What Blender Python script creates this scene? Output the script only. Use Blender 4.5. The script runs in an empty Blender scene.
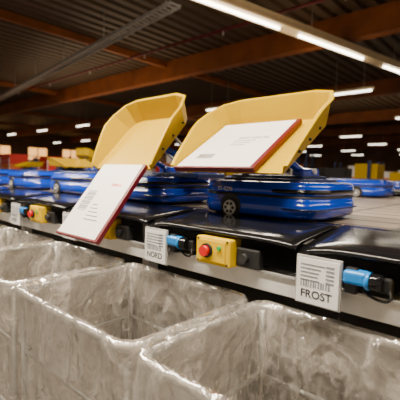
import bpy, bmesh, math, random
from mathutils import Vector, Matrix, noise
random.seed(4)
C=bpy.context.scene.collection

# ---------------- materials ----------------
def mat(name,col,rough=.5,metal=0,bump=0,bscale=40,var=0.0,vscale=6,emit=None,estr=0,coat=0,spec=.5,tint=None):
    m=bpy.data.materials.new(name);m.use_nodes=True
    nt=m.node_tree;b=nt.nodes['Principled BSDF']
    b.inputs['Base Color'].default_value=(*col,1);b.inputs['Roughness'].default_value=rough
    b.inputs['Metallic'].default_value=metal
    b.inputs['Coat Weight'].default_value=coat
    b.inputs['Specular IOR Level'].default_value=spec
    if tint: b.inputs['Specular Tint'].default_value=(*tint,1)
    tc=nt.nodes.new('ShaderNodeTexCoord')
    if var>0:
        n=nt.nodes.new('ShaderNodeTexNoise');n.inputs['Scale'].default_value=vscale;n.inputs['Detail'].default_value=5
        nt.links.new(tc.outputs['Object'],n.inputs['Vector'])
        r=nt.nodes.new('ShaderNodeValToRGB')
        r.color_ramp.elements[0].position=.3;r.color_ramp.elements[1].position=.7
        r.color_ramp.elements[0].color=(*[c*(1-var) for c in col],1)
        r.color_ramp.elements[1].color=(*[min(1,c*(1+var)) for c in col],1)
        nt.links.new(n.outputs['Fac'],r.inputs['Fac']);nt.links.new(r.outputs['Color'],b.inputs['Base Color'])
    if bump>0:
        n=nt.nodes.new('ShaderNodeTexNoise');n.inputs['Scale'].default_value=bscale;n.inputs['Detail'].default_value=4
        nt.links.new(tc.outputs['Object'],n.inputs['Vector'])
        bp=nt.nodes.new('ShaderNodeBump');bp.inputs['Strength'].default_value=bump;bp.inputs['Distance'].default_value=.01
        nt.links.new(n.outputs['Fac'],bp.inputs['Height']);nt.links.new(bp.outputs['Normal'],b.inputs['Normal'])
    if emit:
        b.inputs['Emission Color'].default_value=(*emit,1);b.inputs['Emission Strength'].default_value=estr
    return m
M={}
M['blue']=mat('robot_blue',(.0,.045,.52),.18,var=.08,coat=.6)
M['blue2']=mat('sensor_blue',(.01,.2,.6),.3)
M['navy']=mat('navy_plastic',(.004,.018,.10),.3)
M['yellow']=mat('tray_yellow',(.54,.345,.0),.36,var=.03,vscale=3,bump=.04,spec=.4,tint=(1,.6,0))
M['ybox']=mat('box_yellow',(.74,.47,.0),.4,var=.06,spec=.4,tint=(1,.6,0))
M['black']=mat('black_gloss',(.006,.006,.007),.14,bump=.14,bscale=5)
M['blackm']=mat('black_matte',(.012,.012,.013),.5)
M['steel']=mat('rail_steel',(.70,.69,.67),.4,.2,var=.12,vscale=10)
M['galv']=mat('galvanised',(.45,.45,.44),.4,.4,var=.2,vscale=20)
M['white']=mat('parcel_white',(.90,.85,.80),.4,var=.03,bump=.08,bscale=8)
M['paper']=mat('label_paper',(.74,.74,.74),.35,var=.05)
M['ink']=mat('ink_dark',(.04,.04,.045),.6)
M['inkg']=mat('ink_grey',(.22,.23,.26),.6)
M['red']=mat('parcel_red',(.12,.002,.008),.4)
M['redb']=mat('button_red',(.6,.004,.004),.25)
M['redc']=mat('carton_red',(.55,.015,.008),.5)
M['green']=mat('button_green',(.02,.4,.08),.3)
M['beam']=mat('beam_brown',(.27,.08,.017),.6,var=.3,vscale=1.5)
M['concrete']=mat('floor_concrete',(.12,.11,.10),.45,var=.3,vscale=2)
M['wall']=mat('wall_paint',(.20,.10,.045),.7,var=.3,vscale=.6)
M['carton']=mat('carton_brown',(.24,.11,.04),.7,var=.2)
M['orange']=mat('rack_orange',(.6,.14,.015),.5,var=.1)
M['rubber']=mat('rubber',(.015,.015,.015),.7)
M['lamp']=mat('lamp_glow',(1,1,1),.5,emit=(1,.92,.76),estr=13)
M['lampfar']=mat('lamp_far_glow',(1,1,1),.5,emit=(1,.92,.76),estr=7)
M['window']=mat('window_glow',(1,.8,.5),.5,emit=(1,.45,.12),estr=2.2)
M['housing']=mat('lamp_housing',(.85,.70,.44),.4,var=.05)
M['ceil']=mat('ceiling_corrugated',(.095,.065,.041),.5,.2)
def tiles():
    m=bpy.data.materials.new('platform_tiles');m.use_nodes=True
    nt=m.node_tree;b=nt.nodes['Principled BSDF'];b.inputs['Roughness'].default_value=.4
    tc=nt.nodes.new('ShaderNodeTexCoord');br=nt.nodes.new('ShaderNodeTexBrick')
    br.offset=0;br.inputs['Scale'].default_value=1
    br.inputs['Brick Width'].default_value=.4;br.inputs['Row Height'].default_value=.2;br.inputs['Mortar Size'].default_value=.018
    br.inputs['Color1'].default_value=(.36,.285,.21,1);br.inputs['Color2'].default_value=(.25,.20,.15,1);br.inputs['Mortar'].default_value=(.04,.03,.025,1)
    nt.links.new(tc.outputs['Object'],br.inputs['Vector']);nt.links.new(br.outputs['Color'],b.inputs['Base Color'])
    return m
M['tiles']=tiles()
def plastic(name,base_op,var_op,bstr):
    m=bpy.data.materials.new(name);m.use_nodes=True
    nt=m.node_tree;N=nt.nodes;L=nt.links
    for n in list(N):N.remove(n)
    out=N.new('ShaderNodeOutputMaterial')
    tc=N.new('ShaderNodeTexCoord')
    def math_(op,a,b=None,c=None):
        n=N.new('ShaderNodeMath');n.operation=op
        for i,v in enumerate((a,b,c)):
            if v is None: continue
            if isinstance(v,(int,float)): n.inputs[i].default_value=v
            else: L.new(v,n.inputs[i])
        return n.outputs[0]
    nd=N.new('ShaderNodeTexNoise');nd.inputs['Scale'].default_value=2.5;nd.inputs['Detail'].default_value=4
    L.new(tc.outputs['Object'],nd.inputs['Vector'])
    va=N.new('ShaderNodeVectorMath');va.operation='MULTIPLY_ADD';va.inputs[1].default_value=(.5,.5,.5)
    L.new(nd.outputs['Color'],va.inputs[0]);L.new(tc.outputs['Object'],va.inputs[2])
    mp=N.new('ShaderNodeMapping');mp.inputs['Scale'].default_value=(1,1,.40)
    L.new(va.outputs[0],mp.inputs['Vector'])
    v1=N.new('ShaderNodeTexVoronoi');v1.feature='F1';v1.inputs['Scale'].default_value=8;L.new(mp.outputs[0],v1.inputs['Vector'])
    v2=N.new('ShaderNodeTexVoronoi');v2.feature='F1';v2.inputs['Scale'].default_value=22;L.new(mp.outputs[0],v2.inputs['Vector'])
    n4=N.new('ShaderNodeTexNoise');n4.inputs['Scale'].default_value=34;n4.inputs['Detail'].default_value=3;L.new(mp.outputs[0],n4.inputs['Vector'])
    h=math_('MULTIPLY_ADD',n4.outputs['Fac'],.25,math_('MULTIPLY_ADD',v2.outputs['Distance'],.4,v1.outputs['Distance']))
    bp=N.new('ShaderNodeBump');bp.inputs['Strength'].default_value=bstr;bp.inputs['Distance'].default_value=.045
    L.new(h,bp.inputs['Height'])
    e1=N.new('ShaderNodeTexVoronoi');e1.feature='DISTANCE_TO_EDGE';e1.inputs['Scale'].default_value=8;L.new(mp.outputs[0],e1.inputs['Vector'])
    n3=N.new('ShaderNodeTexNoise');n3.inputs['Scale'].default_value=9;n3.inputs['Detail'].default_value=8;n3.inputs['Distortion'].default_value=1.0
    L.new(mp.outputs[0],n3.inputs['Vector'])
    cr=N.new('ShaderNodeMapRange');cr.inputs[1].default_value=.48;cr.inputs[2].default_value=.70;cr.inputs[3].default_value=0;cr.inputs[4].default_value=var_op
    L.new(n3.outputs['Fac'],cr.inputs[0])
    el=N.new('ShaderNodeMapRange');el.inputs[1].default_value=0;el.inputs[2].default_value=.045;el.inputs[3].default_value=.26;el.inputs[4].default_value=0
    L.new(e1.outputs['Distance'],el.inputs[0])
    op=math_('ADD',math_('ADD',cr.outputs[0],base_op),math_('MULTIPLY',el.outputs[0],n4.outputs['Fac']))
    d=N.new('ShaderNodeBsdfDiffuse');d.inputs['Color'].default_value=(.92,.86,.79,1)
    t=N.new('ShaderNodeBsdfTranslucent');t.inputs['Color'].default_value=(.90,.83,.74,1)
    g=N.new('ShaderNodeBsdfGlossy');g.inputs['Roughness'].default_value=.14;g.inputs['Color'].default_value=(1,1,1,1)
    tr=N.new('ShaderNodeBsdfTransparent');tr.inputs['Color'].default_value=(.93,.92,.90,1)
    for s in (d,t,g):L.new(bp.outputs['Normal'],s.inputs['Normal'])
    a=N.new('ShaderNodeMixShader');a.inputs[0].default_value=.45;L.new(d.outputs[0],a.inputs[1]);L.new(t.outputs[0],a.inputs[2])
    c=N.new('ShaderNodeMixShader');L.new(op,c.inputs[0]);L.new(tr.outputs[0],c.inputs[1]);L.new(a.outputs[0],c.inputs[2])
    lw=N.new('ShaderNodeFresnel');lw.inputs['IOR'].default_value=1.5;L.new(bp.outputs['Normal'],lw.inputs['Normal'])
    ml=math_('MINIMUM',math_('MULTIPLY_ADD',lw.outputs[0],.95,.05),.5)
    b=N.new('ShaderNodeMixShader');L.new(ml,b.inputs[0]);L.new(c.outputs[0],b.inputs[1]);L.new(g.outputs[0],b.inputs[2])
    L.new(b.outputs[0],out.inputs['Surface'])
    return m
M['bag']=plastic('bag_plastic',.10,.28,.60)
M['cuff']=plastic('bag_plastic_cuff',.16,.42,.60)

# ---------------- mesh helpers ----------------
def mk(name,bm,m,parent=None,smooth=False):
    me=bpy.data.meshes.new(name);bm.normal_update();bm.to_mesh(me);bm.free()
    ob=bpy.data.objects.new(name,me);C.objects.link(ob)
    if m: me.materials.append(m)
    if smooth:
        for p in me.polygons:p.use_smooth=True
    if parent: ob.parent=parent
    return ob
def empty(name,loc=(0,0,0),rot=(0,0,0)):
    e=bpy.data.objects.new(name,None);e.empty_display_size=.1;C.objects.link(e);e.location=loc;e.rotation_euler=rot;return e
def box(name,x0,x1,y0,y1,z0,z1,m,parent=None,bev=0,seg=2):
    bm=bmesh.new();bmesh.ops.create_cube(bm,size=1)
    for v in bm.verts:
        v.co=Vector(((x0+x1)/2+v.co.x*(x1-x0),(y0+y1)/2+v.co.y*(y1-y0),(z0+z1)/2+v.co.z*(z1-z0)))
    if bev>0: bmesh.ops.bevel(bm,geom=bm.edges[:],offset=bev,segments=seg,affect='EDGES',profile=.5)
    return mk(name,bm,m,parent)
def cyl(name,p0,p1,r,m,parent=None,seg=20,r2=None,smooth=True):
    p0=Vector(p0);p1=Vector(p1);d=p1-p0
    bm=bmesh.new();bmesh.ops.create_cone(bm,cap_ends=True,segments=seg,radius1=r,radius2=r if r2 is None else r2,depth=d.length)
    q=d.to_track_quat('Z','Y').to_matrix().to_4x4()
    bmesh.ops.transform(bm,matrix=Matrix.Translation((p0+p1)/2)@q,verts=bm.verts[:])
    ob=mk(name,bm,m,parent)
    if smooth:
        for p in ob.data.polygons:
            p.use_smooth=len(p.vertices)==4
    return ob
def rrect(w,d,r,n=6):
    pts=[]
    for cx,cy,a0 in ((w/2-r,d/2-r,0),(-w/2+r,d/2-r,90),(-w/2+r,-d/2+r,180),(w/2-r,-d/2+r,270)):
        for i in range(n+1):
            a=math.radians(a0+90*i/n);pts.append((cx+r*math.cos(a),cy+r*math.sin(a)))
    return pts
def loft(name,rings,m,parent=None,smooth=True,cap=True):
    bm=bmesh.new();R=[]
    for ring in rings:R.append([bm.verts.new(p) for p in ring])
    n=len(R[0])
    for a,b in zip(R[:-1],R[1:]):
        for i in range(n):
            j=(i+1)%n;bm.faces.new((a[i],a[j],b[j],b[i]))
    if cap:
        bm.faces.new(R[-1]);bm.faces.new(R[0][::-1])
    ob=mk(name,bm,m,parent,smooth)
    if smooth and cap:
        ob.data.polygons[-1].use_smooth=False;ob.data.polygons[-2].use_smooth=False
    return ob
def rprism(name,cx,cy,w,d,r,z0,z1,m,parent=None,bev=.01,topin=0):
    rings=[]
    def ring(ins,z):return [(cx+x,cy+y,z) for x,y in rrect(w-2*ins,d-2*ins,max(r-ins,.002),8)]
    rings.append(ring(bev,z0));rings.append(ring(0,z0+bev))
    k=4
    rings.append(ring(0,z1-bev-topin*.6))
    for i in range(k+1):
        a=math.pi/2*i/k
        rings.append(ring((bev+topin)*(1-math.cos(a)),z1-(bev+topin*.6)*(1-math.sin(a))))
    return loft(name,rings,m,parent)
def text(name,s,x,y,z,size,m,parent,rot=(math.pi/2,0,0),bold=.0):
    cu=bpy.data.curves.new(name,'FONT');cu.body=s;cu.size=size;cu.extrude=.0004;cu.offset=bold
    o=bpy.data.objects.new(name,cu);C.objects.link(o);o.parent=parent;o.location=(x,y,z);o.rotation_euler=rot
    cu.materials.append(m);return o

# ---------------- robots ----------------
FZ=1.25
def tray(parent,lx,ly,lz,tilt,W=.48,L=.50,H=.115,flare=.045):
    """scoop tray: open front edge at local y=0, tall back wall, tapering side walls"""
    e=bpy.data.objects.new('tilt_tray',None);C.objects.link(e);e.parent=parent
    e.location=(lx,ly,lz);e.rotation_euler=(tilt,0,0)
    path=[];r=.07;n=2
    for i in range(9): path.append((-W/2,(L-r)*i/8))
    for i in range(1,n+1):
        a=math.pi-math.pi/2*i/n;path.append((-W/2+r+r*math.cos(a),L-r+r*math.sin(a)))
    path2=[(-x,y) for x,y in path[::-1]]
    path=path+path2
    bm=bmesh.new();bot=[];top=[];lip=[]
    for x,y in path:
        k=min(1,y/(L*.60));h=.03+(H-.03)*(k**.9)
        cx=max(-W/2+r,min(W/2-r,x));cy=min(L-r,y)
        o=Vector((x-cx,y-cy,0));o=o.normalized() if o.length>1e-6 else Vector((1 if x>0 else -1,0,0))
        f=flare*h/H
        bot.append(bm.verts.new((x,y,0)))
        top.append(bm.verts.new((x+o.x*f,y+o.y*f,h)))
        lip.append(bm.verts.new((x+o.x*(f+.016),y+o.y*(f+.016),h+.001)))
    for i in range(len(path)-1):
        bm.faces.new((bot[i],top[i],top[i+1],bot[i+1]))
        bm.faces.new((top[i],lip[i],lip[i+1],top[i+1]))
    bm.faces.new(bot)
    bmesh.ops.recalc_face_normals(bm,faces=bm.faces[:])
    ob=mk('tray_shell',bm,M['yellow'],e)
    s=ob.modifiers.new('s','SOLIDIFY');s.thickness=.008;s.offset=0
    b=ob.modifiers.new('b','BEVEL');b.width=.004;b.segments=2;b.limit_method='ANGLE'
    for sx in (-1,1):
        box('under_rib',sx*W*.3-.015,sx*W*.3+.015,.08,L-.1,-.03,-.003,M['yellow'],e,.004)
    for i in range(3):
        cyl('rivet',(W/2+.012,.12+.1*i,.03),(W/2+.022,.12+.1*i,.026),.006,M['blackm'],e,10)
    box('hinge_plate',-.12,.12,L*.3,L*.6,-.045,-.028,M['blackm'],e,.004)
    return e
def robot(cx,cy,yaw=0,tilt=None,tx=0,detail=True,tl=None,W=.48,L=.50):
    e=empty('sorting_robot',(cx,cy,FZ),(0,0,yaw))
    w,d=.65,.55
    rprism('chassis_skirt',0,0,w,d,.16,.018,.104,M['blue'],e,.012)
    rprism('seam',0,0,w-.012,d-.012,.155,.09,.116,M['blackm'],e,.003)
    rprism('top_shell',0,0,w-.004,d-.004,.158,.110,.172,M['blue'],e,.010,.026)
    rprism('deck',0,0,w-.16,d-.16,.08,.165,.184,M['navy'],e,.005)
    rprism('sensor_window',w/2-.165,0,.332,d+.001,.159,.120,.142,M['black'],e,.006)
    if detail:
        rprism('sensor_strip',w/2-.12,0,.243,d+.004,.12,.054,.062,M['navy'],e,.003)
        text('lettering','3T-0296',-.17,-d/2-.0015,.122,.026,M['paper'],e)
    rprism('underbody',0,0,w-.1,d-.1,.1,.006,.03,M['blackm'],e,.004)
    for sy in (-1,1):
        x=-.09
        cyl('wheel_well',(x,sy*(d/2-.03),.052),(x,sy*(d/2+.002),.052),.058,M['blackm'],e,28)
        cyl('wheel_tyre',(x,sy*(d/2-.02),.044),(x,sy*(d/2+.008),.044),.044,M['rubber'],e,28)
        cyl('wheel_hub',(x,sy*(d/2-.01),.044),(x,sy*(d/2+.011),.044),.035,M['galv'],e,24)
        for k in range(6):
            a=k*math.pi/3
            cyl('hub_hole',(x+.021*math.cos(a),sy*(d/2+.005),.044+.021*math.sin(a)),(x+.021*math.cos(a),sy*(d/2+.013),.044+.021*math.sin(a)),.007,M['blackm'],e,10)
        cyl('hub_cap',(x,sy*(d/2),.044),(x,sy*(d/2+.016),.044),.011,M['steel'],e,14)
    if tilt is not None:
        ly,lz=tl
        for sx in (-1,1):
            x=tx+sx*.15
            box('lift_post',x-.03,x+.03,-.08,.10,.165,.235,M['blue'],e,.012)
            hy=ly+.2*math.cos(tilt)+.03*math.sin(tilt);hz=lz+.2*math.sin(tilt)-.03*math.cos(tilt)
            cyl('lift_arm',(x,.03,.2),(x,hy,hz),.018,M['blue'],e)
            cyl('hinge_pin',(x-.04,.03,.222),(x+.04,.03,.222),.014,M['steel'],e)
            hy2=ly+.34*math.cos(tilt)+.03*math.sin(tilt);hz2=lz+.34*math.sin(tilt)-.03*math.cos(tilt)
            cyl('push_rod',(x*.6+tx*.4,.12,.17),(x*.6+tx*.4,hy2,hz2),.009,M['steel'],e)
        box('tilt_base',tx-.2,tx+.2,-.12,.14,.165,.2,M['navy'],e,.008)
        tray(e,tx,ly,lz,tilt,W,L)
    return e
TA=math.radians(32);TB=math.radians(52)
robot(-.98,1.67,0,TA,-.010,True,(1.235-1.67,1.455-FZ),.56,.475)
robot(-1.95,1.72,0,math.radians(47),.27,True,(1.22-1.72,1.46-FZ),.48,.41)

def parcel(name,x,ly,lz,tilt,y0,y1,w,kind):
    e=empty(name,(x,ly,lz),(tilt,0,0))
    t=.020;o=.010
    box('mailer_body',-w/2,w/2,y0,y1,o,o+t,M['white'],e,.006)
    z=o+t
    box('edge_front',-w/2-.002,w/2+.002,y0-.003,y0+.009,o-.001,z+.001,M['red'],e,.002)
    box('edge_side',w/2-.020,w/2+.003,y0,y1,o-.001,z+.001,M['red'],e,.002)
    if kind=='A':
        text('print','EDGE 3005 SEL',-.02,y1-.18,z,.026,M['ink'],e,(0,0,0))
        for i in range(3): box('print',-.03,.09-.02*i,y1-.20-.02*i,y1-.195-.02*i,z,z+.0006,M['inkg'],e)
        for i in range(12):
            xx=-.15+i*.008;box('barcode',xx,xx+.003*(1+(i%3)*.4),y1-.36,y1-.32,z,z+.0006,M['ink'],e)
    else:
        for i in range(14):
            yy=y0+.15+i*.009;box('barcode',-w/2+.04,-w/2+.12,yy,yy+.004*(1+(i%3)*.4),z,z+.0006,M['inkg'],e)
        for i in range(5): box('print',-.03,.09-.02*i,y0+.10+.022*i,y0+.105+.022*i,z,z+.0006,M['ink'],e)
        box('print',.02,.10,y0+.31,y0+.325,z,z+.0006,M['redb'],e)
    return e
parcel('parcel_mailer',-1.045,1.235,1.455,TA,-.01,.43,.435,'A')
parcel('parcel_mailer',-1.645,1.22,1.46,TB,-.445,.01,.37,'B')

for x in (-2.85,-3.75,-4.8,-5.9,-7.2): robot(x,1.75+.06*random.random(),0,None,0,False)
for x,y,yaw,t in ((-9.5,4.1,0,.03),(-6.6,4.0,3.14,.5),(-5.5,3.0,1.57,.03)):
    robot(x,y,yaw,t,0,False,(-.26,.245))
robot(-1.45,4.1,3.14,None,0,False)
robot(-2.6,4.05,3.14,None,0,False)

# ---------------- platform ----------------
XL,XR=-12.2,1.2
plat=empty('sorting_platform')
box('deck',XL,XR,1.40,4.8,FZ-.05,FZ,M['tiles'],plat)
box('front_rail',XL,XR,1.12,1.17,1.040,1.108,M['steel'],plat,.004)
box('front_rail_lip',XL,XR,1.112,1.175,1.106,1.113,M['galv'],plat)
box('back_panel',XL,XR,1.30,1.32,.85,1.19,M['blackm'],plat)
box('lower_rail',XL,XR,1.25,1.29,.80,.86,M['steel'],plat,.004)
x=XL+.3
while x<XR:
    box('leg',x-.03,x+.03,1.22,1.28,0,1.19,M['steel'],plat,.004)
    box('leg',x-.03,x+.03,4.6,4.66,0,1.19,M['steel'],plat,.004)
    x+=1.49
box('rear_rail',XL,XR,4.8,4.85,1.0,1.3,M['blackm'],plat,.004)
for i in range(17):
    xx=XL+.2+i*.79
    box('rear_apron',xx,xx+.7,4.42,4.8,FZ,FZ+.03,M['black'],plat,.01)
    box('rear_button_box',xx+.2,xx+.36,4.84,4.9,1.25,1.36,M['ybox'],plat,.005)
P=.745
for k in range(-1,14):
    x0=-.60-P*k-.70; x1=x0+P-.012
    if x1>XR: continue
    bm=bmesh.new()
    prof=[(1.46,FZ+.004),(1.40,FZ+.002),(1.28,1.245),(1.18,1.238),(1.12,1.232),(1.10,1.226),(1.09,1.218)]
    nx=16;grid=[]
    for i in range(nx+1):
        u=i/nx;X=x0+(x1-x0)*u
        col=[]
        for (y,z) in prof:
            w=max(0,(1.42-y)/.33)
            dz=-.022*w*max(0,1-u*5)**2 - .008*w*(max(0,u*6-5)**2)
            col.append(bm.verts.new((X,y,z+dz)))
        grid.append(col)
    for i in range(nx):
        for j in range(len(prof)-1):
            bm.faces.new((grid[i][j],grid[i+1][j],grid[i+1][j+1],grid[i][j+1]))
    ob=mk('chute_apron',bm,M['black'],plat,True)
    s=ob.modifiers.new('s','SOLIDIFY');s.thickness=.010;s.offset=-1

def station(xl,word):
    e=empty('chute_station',(xl,0,0))
    z0,z1=1.052,1.205
    box('label_holder',0,.145,1.072,1.082,z0,z1,M['galv'],e,.003)
    box('label_card',.006,.139,1.068,1.073,z0+.006,z1-.008,M['paper'],e)
    for i in range(5):
        zz=z1-.028-i*.012
        box('print',.018,.07+.05*random.random(),1.0672,1.0682,zz,zz+.004,M['inkg'],e)
        box('print',.1,.125,1.0672,1.0682,zz,zz+.006,M['inkg'],e)
    for i in range(12):
        xx=.02+i*.008;box('barcode',xx,xx+.003*(1+(i%3)*.4),1.0672,1.0682,z0+.058,z0+.078,M['inkg'],e)
    text('word',word,.02,1.0675,z0+.025,.034,M['ink'],e,bold=.0004)
    box('label_clip',.05,.095,1.078,1.12,z1-.05,z1-.01,M['steel'],e,.003)
    box('sensor_mount',.15,.185,1.08,1.12,1.113,1.19,M['blackm'],e,.004)
    box('sensor_body',.15,.215,1.06,1.115,1.145,1.185,M['blue2'],e,.010,3)
    cyl('sensor_head',(.205,1.085,1.16),(.255,1.085,1.16),.024,M['black'],e)
    cyl('sensor_ring',(.21,1.085,1.16),(.222,1.085,1.16),.026,M['blue2'],e)
    box('sensor_cable_block',.235,.275,1.09,1.13,1.13,1.175,M['blackm'],e,.006)
    cv=bpy.data.curves.new('cable','CURVE');cv.dimensions='3D';cv.bevel_depth=.004
    sp=cv.splines.new('NURBS');pts=[(.26,1.10,1.15),(.29,1.08,1.12),(.25,1.09,1.10),(.20,1.1,1.12),(.17,1.12,1.14)]
    sp.points.add(4)
    for p,q in zip(sp.points,pts):p.co=(*q,1)
    sp.use_endpoint_u=True
    co=bpy.data.objects.new('cable',cv);C.objects.link(co);co.parent=e;cv.materials.append(M['blackm'])
    b=.325
    box('button_box',b,b+.165,1.06,1.13,1.108,1.210,M['ybox'],e,.006)
    box('button_plate',b+.02,b+.145,1.056,1.061,1.120,1.20,M['ybox'],e,.002)
    cyl('button_collar',(b+.06,1.056,1.161),(b+.06,1.048,1.161),.027,M['blackm'],e)
    cyl('button_red',(b+.06,1.05,1.161),(b+.06,1.03,1.161),.020,M['redb'],e)
    cyl('indicator',(b+.12,1.056,1.176),(b+.12,1.048,1.176),.008,M['green'],e)
    for dx in (.012,.153):
        for zz in (1.118,1.202): cyl('screw',(b+dx,1.06,zz),(b+dx,1.057,zz),.004,M['blackm'],e,8)
    box('mount_black',b+.17,b+.27,1.09,1.13,1.115,1.185,M['blackm'],e,.006)
    cyl('knob',(b+.21,1.09,1.15),(b+.21,1.07,1.15),.018,M['rubber'],e)
    return e
for k in range(-1,13):
    station(-.555-P*k,['FROST','NORD','OST','WEST','SUD'][k%5])

# ---------------- bag bins ----------------
def facet(q):
    return noise.voronoi(q)[0][0]
def bagcart(x0,x1,y0,y1,seed):
    e=empty('bag_cart',((x0+x1)/2,(y0+y1)/2,0))
    w=x1-x0;d=y1-y0;zt=1.0;r=.06
    ring=rrect(w-.02,d-.02,r,8)
    cv=bpy.data.curves.new('rim_tube','CURVE');cv.dimensions='3D';cv.bevel_depth=.012;cv.bevel_resolution=3
    sp=cv.splines.new('POLY');sp.points.add(len(ring)-1);sp.use_cyclic_u=True
    for p,(x,y) in zip(sp.points,ring):p.co=(x,y,zt-.014,1)
    co=bpy.data.objects.new('rim_tube',cv);C.objects.link(co);co.parent=e;cv.materials.append(M['galv'])
    for sx in (-1,1):
        for sy in (-1,1):
            X=sx*(w/2-.035);Y=sy*(d/2-.035)
            cyl('post',(X,Y,.12),(X,Y,zt-.02),.011,M['galv'],e,12)
            cyl('caster',(X-.012,Y,.04),(X+.012,Y,.04),.04,M['rubber'],e,18)
            box('caster_fork',X-.018,X+.018,Y-.02,Y+.02,.06,.125,M['steel'],e,.003)
    for zz in (.45,.75):
        for sy in (-1,1): cyl('side_bar',(-w/2+.035,sy*(d/2-.035),zz),(w/2-.035,sy*(d/2-.035),zz),.007,M['galv'],e,10)
        for sx in (-1,1): cyl('side_bar',(sx*(w/2-.035),-d/2+.035,zz),(sx*(w/2-.035),d/2-.035,zz),.007,M['galv'],e,10)
    box('base_tray',-w/2+.03,w/2-.03,-d/2+.03,d/2-.03,.13,.15,M['galv'],e,.004)
    NS=380
    base=rrect(w,d,r,10)
    P_=[Vector((a,b,0)) for a,b in base];L=[0]
    for i in range(len(P_)): L.append(L[-1]+(P_[(i+1)%len(P_)]-P_[i]).length)
    tot=L[-1];pts=[];nor=[]
    i=0
    for s in range(NS):
        t=tot*s/NS
        while L[i+1]<t:i+=1
        f=(t-L[i])/(L[i+1]-L[i]);pts.append(P_[i].lerp(P_[(i+1)%len(P_)],f))
    for s in range(NS):
        tg=pts[(s+1)%NS]-pts[s-1];nor.append(Vector((tg.y,-tg.x,0)).normalized())
    def build(name,prof,ph):
        bm=bmesh.new();rings=[]
        for (o,z,a,zn) in prof:
            ring=[]
            for s in range(NS):
                p=pts[s];n=nor[s]
                q=Vector((p.x*4+seed*7.1,p.y*4,z*1.5+ph))
                qd=q+Vector((noise.noise(q*1.3),noise.noise(q*1.3+Vector((9,0,0))),noise.noise(q*1.3+Vector((0,9,0)))))*.4
                fold=abs(noise.noise(Vector((qd.x*4.5,qd.y*4.5,z*1.6+ph*2))))
                f=noise.noise(q)*a*1.6+(facet(qd*1.1)-.5)*a*1.6+(facet(qd*2.6)-.5)*a*.6-fold*a*1.7+noise.noise(Vector((p.x*60+seed,p.y*60,z*4)))*.0014
                zz=z+noise.noise(Vector((p.x*10+seed*5,p.y*10,ph+40)))*zn+noise.noise(Vector((p.x*35+seed*5,p.y*35,ph+40)))*zn*.3
                ring.append(bm.verts.new((p.x+n.x*(o+f),p.y+n.y*(o+f),zz)))
            rings.append(ring)
        for a,b in zip(rings[:-1],rings[1:]):
            for s in range(NS):
                t=(s+1)%NS;bm.faces.new((a[s],a[t],b[t],b[s]))
        return bm,rings
    prof=[]
    no=50
    for j in range(no): 
        t=j/(no-1)
        prof.append((.002-.02*(1-t),.16+(.975-.16)*t,.020*(1-t)**.4+.002,.03*(1-t)**4))
    prof+=[(.002,.990,.002,.002),(-.002,.9995,.001,.002),(-.010,1.0025,.001,.002),(-.018,.9995,.001,.002),(-.024,.99,.002,.002)]
    ni=50
    for j in range(1,ni):
        t=j/(ni-1);prof.append((-.026-.06*t-.06*max(0,t-.8)*5,.985-.78*t,.006+.036*min(1,t*4),0))
    bm,rings=build('bag',prof,0);bm.faces.new(rings[-1])
    mk('bag_liner',bm,M['bag'],e,True)
    prof=[(-.034,.84,.016,.05),(-.033,.88,.014,.02),(-.031,.92,.011,.010),(-.028,.955,.008,.006),(-.026,.98,.005,.004),(-.021,.997,.003,.004),(-.010,1.008,.002,.004),(.002,1.004,.002,.004),(.007,.994,.003,.004),(.009,.97,.007,.005),(.011,.94,.011,.008),(.013,.91,.014,.012),(.013,.88,.016,.02),(.014,.83,.018,.08)]
    bm,rings=build('cuff',prof,33)
    mk('bag_cuff',bm,M['cuff'],e,True)
    return e
for k in range(-1,9):
    bagcart(-.725-P*k,-.725-P*k+.72,.56,1.135,k+3)

# ---------------- hall ----------------
HX0,HX1,HY0,HY1,HZ=-42,8,-5,52,5.3
box('floor',HX0,HX1,HY0,HY1,-.1,0,M['concrete'])
box('wall_left',HX0-.2,HX0,HY0,HY1,0,HZ,M['wall'])
box('wall_back',HX0,HX1,HY1,HY1+.2,0,HZ,M['wall'])
bm=bmesh.new();x=HX0;pr=[]
while x<HX1:
    pr+=[(x,0),(x+.16,0),(x+.20,.09),(x+.30,.09),(x+.34,0)];x+=.36
a=[bm.verts.new((px,HY0,HZ+pz)) for px,pz in pr];b=[bm.verts.new((px,HY1,HZ+pz)) for px,pz in pr]
for i in range(len(pr)-1):bm.faces.new((a[i],b[i],b[i+1],a[i+1]))
mk('ceiling',bm,M['ceil'])
for y in (2.5,9.2,16,23,30,37,44):
    box('ceiling_beam',HX0,HX1,y-.15,y+.15,HZ-.6,HZ,M['beam'])
for x in (-34,-26,-18,-10,-2):
    box('ceiling_purlin',x-.06,x+.06,HY0,HY1,HZ-.22,HZ-.02,M['beam'])
for i,y in enumerate([7,11,15,19,23,28,34]):
    w=empty('window_%d'%(i+1),(HX0+.02,y,1.9))
    box('pane',0,.03,-1.1,1.1,0,1.9,M['window'],w)
    for yy in (-1.1,0,1.1): box('mullion',.0,.08,yy-.05,yy+.05,-.05,1.95,M['blackm'],w)
    for zz in (0,.95,1.9): box('transom',.0,.08,-1.1,1.1,zz-.04,zz+.04,M['blackm'],w)
def beamline(name,p0,p1,w,h,m,parent,bev=0):
    p0=Vector(p0);p1=Vector(p1);d=p1-p0
    bm=bmesh.new();bmesh.ops.create_cube(bm,size=1)
    for v in bm.verts:v.co=Vector((v.co.x*d.length,v.co.y*w,v.co.z*h))
    ang=math.atan2(d.y,d.x);el=math.asin(d.z/d.length)
    bmesh.ops.transform(bm,matrix=Matrix.Translation((p0+p1)/2)@Matrix.Rotation(ang,4,'Z')@Matrix.Rotation(-el,4,'Y'),verts=bm.verts[:])
    return mk(name,bm,m,parent)
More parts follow.
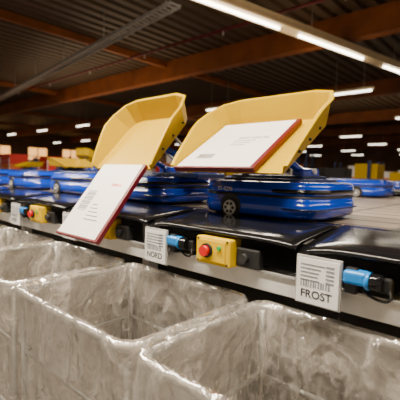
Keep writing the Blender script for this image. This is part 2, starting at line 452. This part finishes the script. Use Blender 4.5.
def trayline(e,p0,p1,w,m,n):
    p0=Vector(p0);p1=Vector(p1);d=(p1-p0).normalized();s=Vector((-d.y,d.x,0))
    for sg in (-1,1): beamline('side',p0+s*w/2*sg,p1+s*w/2*sg,.02,.07,m,e)
    for i in range(n):
        c=p0.lerp(p1,i/(n-1));beamline('rung',c-s*w/2,c+s*w/2,.05,.02,m,e)
ct=empty('cable_tray')
A0,A1=Vector((-5.15,4.87,4.5)),Vector((-20,6.7,4.5))
trayline(ct,A0,A1,.24,M['galv'],110)
for i in range(6):
    c=A0.lerp(A1,.02+i*.17);cyl('hanger',c,(c.x,c.y,HZ),.01,M['galv'],ct,8)
ct2=empty('cable_tray')
B0,B1=Vector((-2.8,2.8,4.6)),Vector((.6,12,4.6))
trayline(ct2,B0,B1,.25,M['galv'],50)
for t in (.2,.5,.8):
    c=B0.lerp(B1,t);cyl('hanger',c,(c.x,c.y,HZ),.01,M['galv'],ct2,8)
def lampline(p0,p1,segs):
    e=empty('fluorescent_lamp')
    p0=Vector(p0);p1=Vector(p1)
    beamline('housing',p0,p1,.30,.05,M['housing'],e)
    beamline('spine',p0+Vector((0,0,.10)),p1+Vector((0,0,.10)),.20,.15,M['housing'],e)
    for a,b in segs:
        q0=p0.lerp(p1,a);q1=p0.lerp(p1,b)
        cyl('tube',q0-Vector((0,0,.05)),q1-Vector((0,0,.05)),.028,M['lamp'],e,10)
    for t in (.15,.5,.85):
        q=p0.lerp(p1,t);cyl('hanger',q,(q.x,q.y,HZ),.008,M['galv'],e,8)
    return e
lampline((-4.95,2.8,4.45),(-2.9,12.8,4.45),[(.05,.40),(.46,.70),(.80,.99)])
lampline((-8.5,-3,4.45),(-7.6,1.5,4.45),[(.05,.95)])
fl=empty('far_lamp_rows')
for y in (12.5,19,26,33,40,48):
    x=-40+random.random()*2
    while x<4:
        box('lamp_housing',x,x+1.5,y-.08,y+.08,4.22,4.3,M['housing'],fl)
        box('lamp_tube',x+.05,x+1.45,y-.04,y+.04,4.17,4.22,M['lampfar'],fl)
        for hx in (.3,1.2): cyl('hanger',(x+hx,y,4.3),(x+hx,y,HZ),.008,M['galv'],fl,6)
        x+=5.5
pp=empty('sprinkler_pipe')
cyl('pipe',(-30,7.3,4.95),(6,7.3,4.95),.035,M['red'],pp,12)
for i in range(10): cyl('head',(-24+i*3,7.3,4.95),(-24+i*3,7.3,4.82),.015,M['steel'],pp,8)

# ---------------- distant clutter ----------------
def rack(x0,x1,y,h,levels,seed,cols=('carton','carton','white','yellow','navy','blackm','blackm','redc')):
    rnd=random.Random(seed);e=empty('storage_rack',(x0,y,0))
    L=x1-x0;n=max(1,int(L/2.4))
    for i in range(n+1):
        for yy in (0,.9): box('upright',i*L/n-.05,i*L/n+.05,yy-.05,yy+.05,0,h,M['navy'],e)
    for l in range(levels):
        z=.3+l*(h-.3)/levels
        box('shelf_beam',0,L,-.03,.03,z,z+.1,M['orange'],e);box('shelf_deck',0,L,0,.9,z+.08,z+.1,M['galv'],e)
        x=.15
        while x<L-.9:
            w=.4+.5*rnd.random();hh=.3+.5*rnd.random()
            box('carton',x,x+w,.05,.8,z+.1,z+.1+min(hh,(h-.3)/levels-.2),M[rnd.choice(cols)],e)
            x+=w+.08+.3*rnd.random()
rack(-34,-22,12,2.3,2,1,('redc','redc','orange','carton','blackm'));rack(-20,-9,14,2.6,3,2);rack(-7,4,13,2.0,2,3,('navy','blackm','yellow','blackm','carton'));rack(-30,-12,24,3,3,4);rack(-10,6,24,2.4,2,5,('navy','blackm','white','blackm','carton'))
far=empty('sorting_platform')
box('deck',-14,3,7.2,10.2,1.15,1.22,M['tiles'],far)
box('rail',-14,3,7.15,7.2,1.0,1.24,M['steel'],far)
for i in range(12): box('leg',-13.5+i*1.45,-13.44+i*1.45,7.3,7.36,0,1.15,M['steel'],far)
FZ=1.22
for x,y in ((-12,8),(-10,8.6),(-8.1,8),(-6.4,8.7),(-4.9,8.1),(-3.2,8.4),(-1.8,8.0)):
    robot(x,y,0,.5 if x in (-8.1,) else None,0,False,(-.26,.245))
def rollcage(x,y,seed):
    rnd=random.Random(seed);e=empty('roll_container',(x,y,0))
    for sx in (0,.8):
        for sy in (0,.7):
            cyl('post',(sx,sy,.1),(sx,sy,1.8),.015,M['galv'],e,8)
            cyl('wheel',(sx-.015,sy,.05),(sx+.015,sy,.05),.05,M['rubber'],e,12)
    box('base',0,.8,0,.7,.1,.15,M['galv'],e)
    z=.15
    while z<1.7:
        h=.25+.2*rnd.random();box('carton',.03,.77,.03,.67,z,z+h-.01,rnd.choice([M['white'],M['carton'],M['redc'],M['redc'],M['orange']]) if z>1.1 else M['carton'],e);z+=h
    for i in range(6): 
        zz=.3+i*.28;cyl('bar',(0,0,zz),(.8,0,zz),.006,M['galv'],e,6)
for i,(x,y) in enumerate([(-14.5,5.2),(-15.6,5.5),(-16.8,6),(-18.5,7.5),(-15.4,7.0),(-20,6),(-22,8)]): rollcage(x,y,i)

# ---------------- lights ----------------
def area(name,loc,sx,sy,pw,col=(1,.86,.68),rot=(0,0,0)):
    l=bpy.data.lights.new(name,'AREA');l.shape='RECTANGLE';l.size=sx;l.size_y=sy;l.energy=pw;l.color=col
    o=bpy.data.objects.new(name,l);C.objects.link(o);o.location=loc;o.rotation_euler=rot;return o
area('aisle_lamp',(-1.2,0,4.3),4.5,.22,600)
area('aisle_lamp',(-6.0,.4,4.3),4.5,.22,380)
area('platform_lamp',(-3.9,7,4.3),.5,6,240)
area('hall_lamp',(-14,8,4.1),8,1,350)
area('hall_lamp',(-8,18,4.1),14,1,500)
area('hall_lamp',(-26,14,4.1),10,1,600)
area('hall_lamp',(1.5,4,4.1),.5,6,90)
UP=(math.pi,0,0)  # upward fills added to brighten the ceiling, standing in for bounced light
area('ceiling_bounce_fill',(-4,6,4.0),1,8,28,(1,.74,.45),UP)
area('ceiling_bounce_fill',(-13,8,4.0),8,3,60,(1,.74,.45),UP)
area('ceiling_bounce_fill',(-12,20,4.0),20,3,100,(1,.74,.45),UP)
w=bpy.data.worlds.new('World');bpy.context.scene.world=w;w.use_nodes=True
w.node_tree.nodes['Background'].inputs[0].default_value=(1,.80,.58,1);w.node_tree.nodes['Background'].inputs[1].default_value=.34

# ---------------- camera ----------------
f=375;a=math.radians(1.5);p=math.atan(27/375);th=math.radians(42.2)
r=Vector((math.cos(th),math.sin(th),0));g=Vector((-math.sin(th),math.cos(th),0));Z=Vector((0,0,1))
F=g*math.cos(p)-Z*math.sin(p);D=-g*math.sin(p)-Z*math.cos(p)
cx=r*math.cos(a)-D*math.sin(a);cd=r*math.sin(a)+D*math.cos(a)
cam=bpy.data.cameras.new('camera');cam.sensor_width=36;cam.lens=f/400*36;cam.clip_end=200;cam.clip_start=.02
cam.dof.use_dof=True;cam.dof.focus_distance=1.4;cam.dof.aperture_fstop=3.2
co=bpy.data.objects.new('camera',cam);C.objects.link(co)
R=Matrix((cx,-cd,-F)).transposed().to_4x4();co.matrix_world=Matrix.Translation((0,0,1.45))@R
bpy.context.scene.camera=co
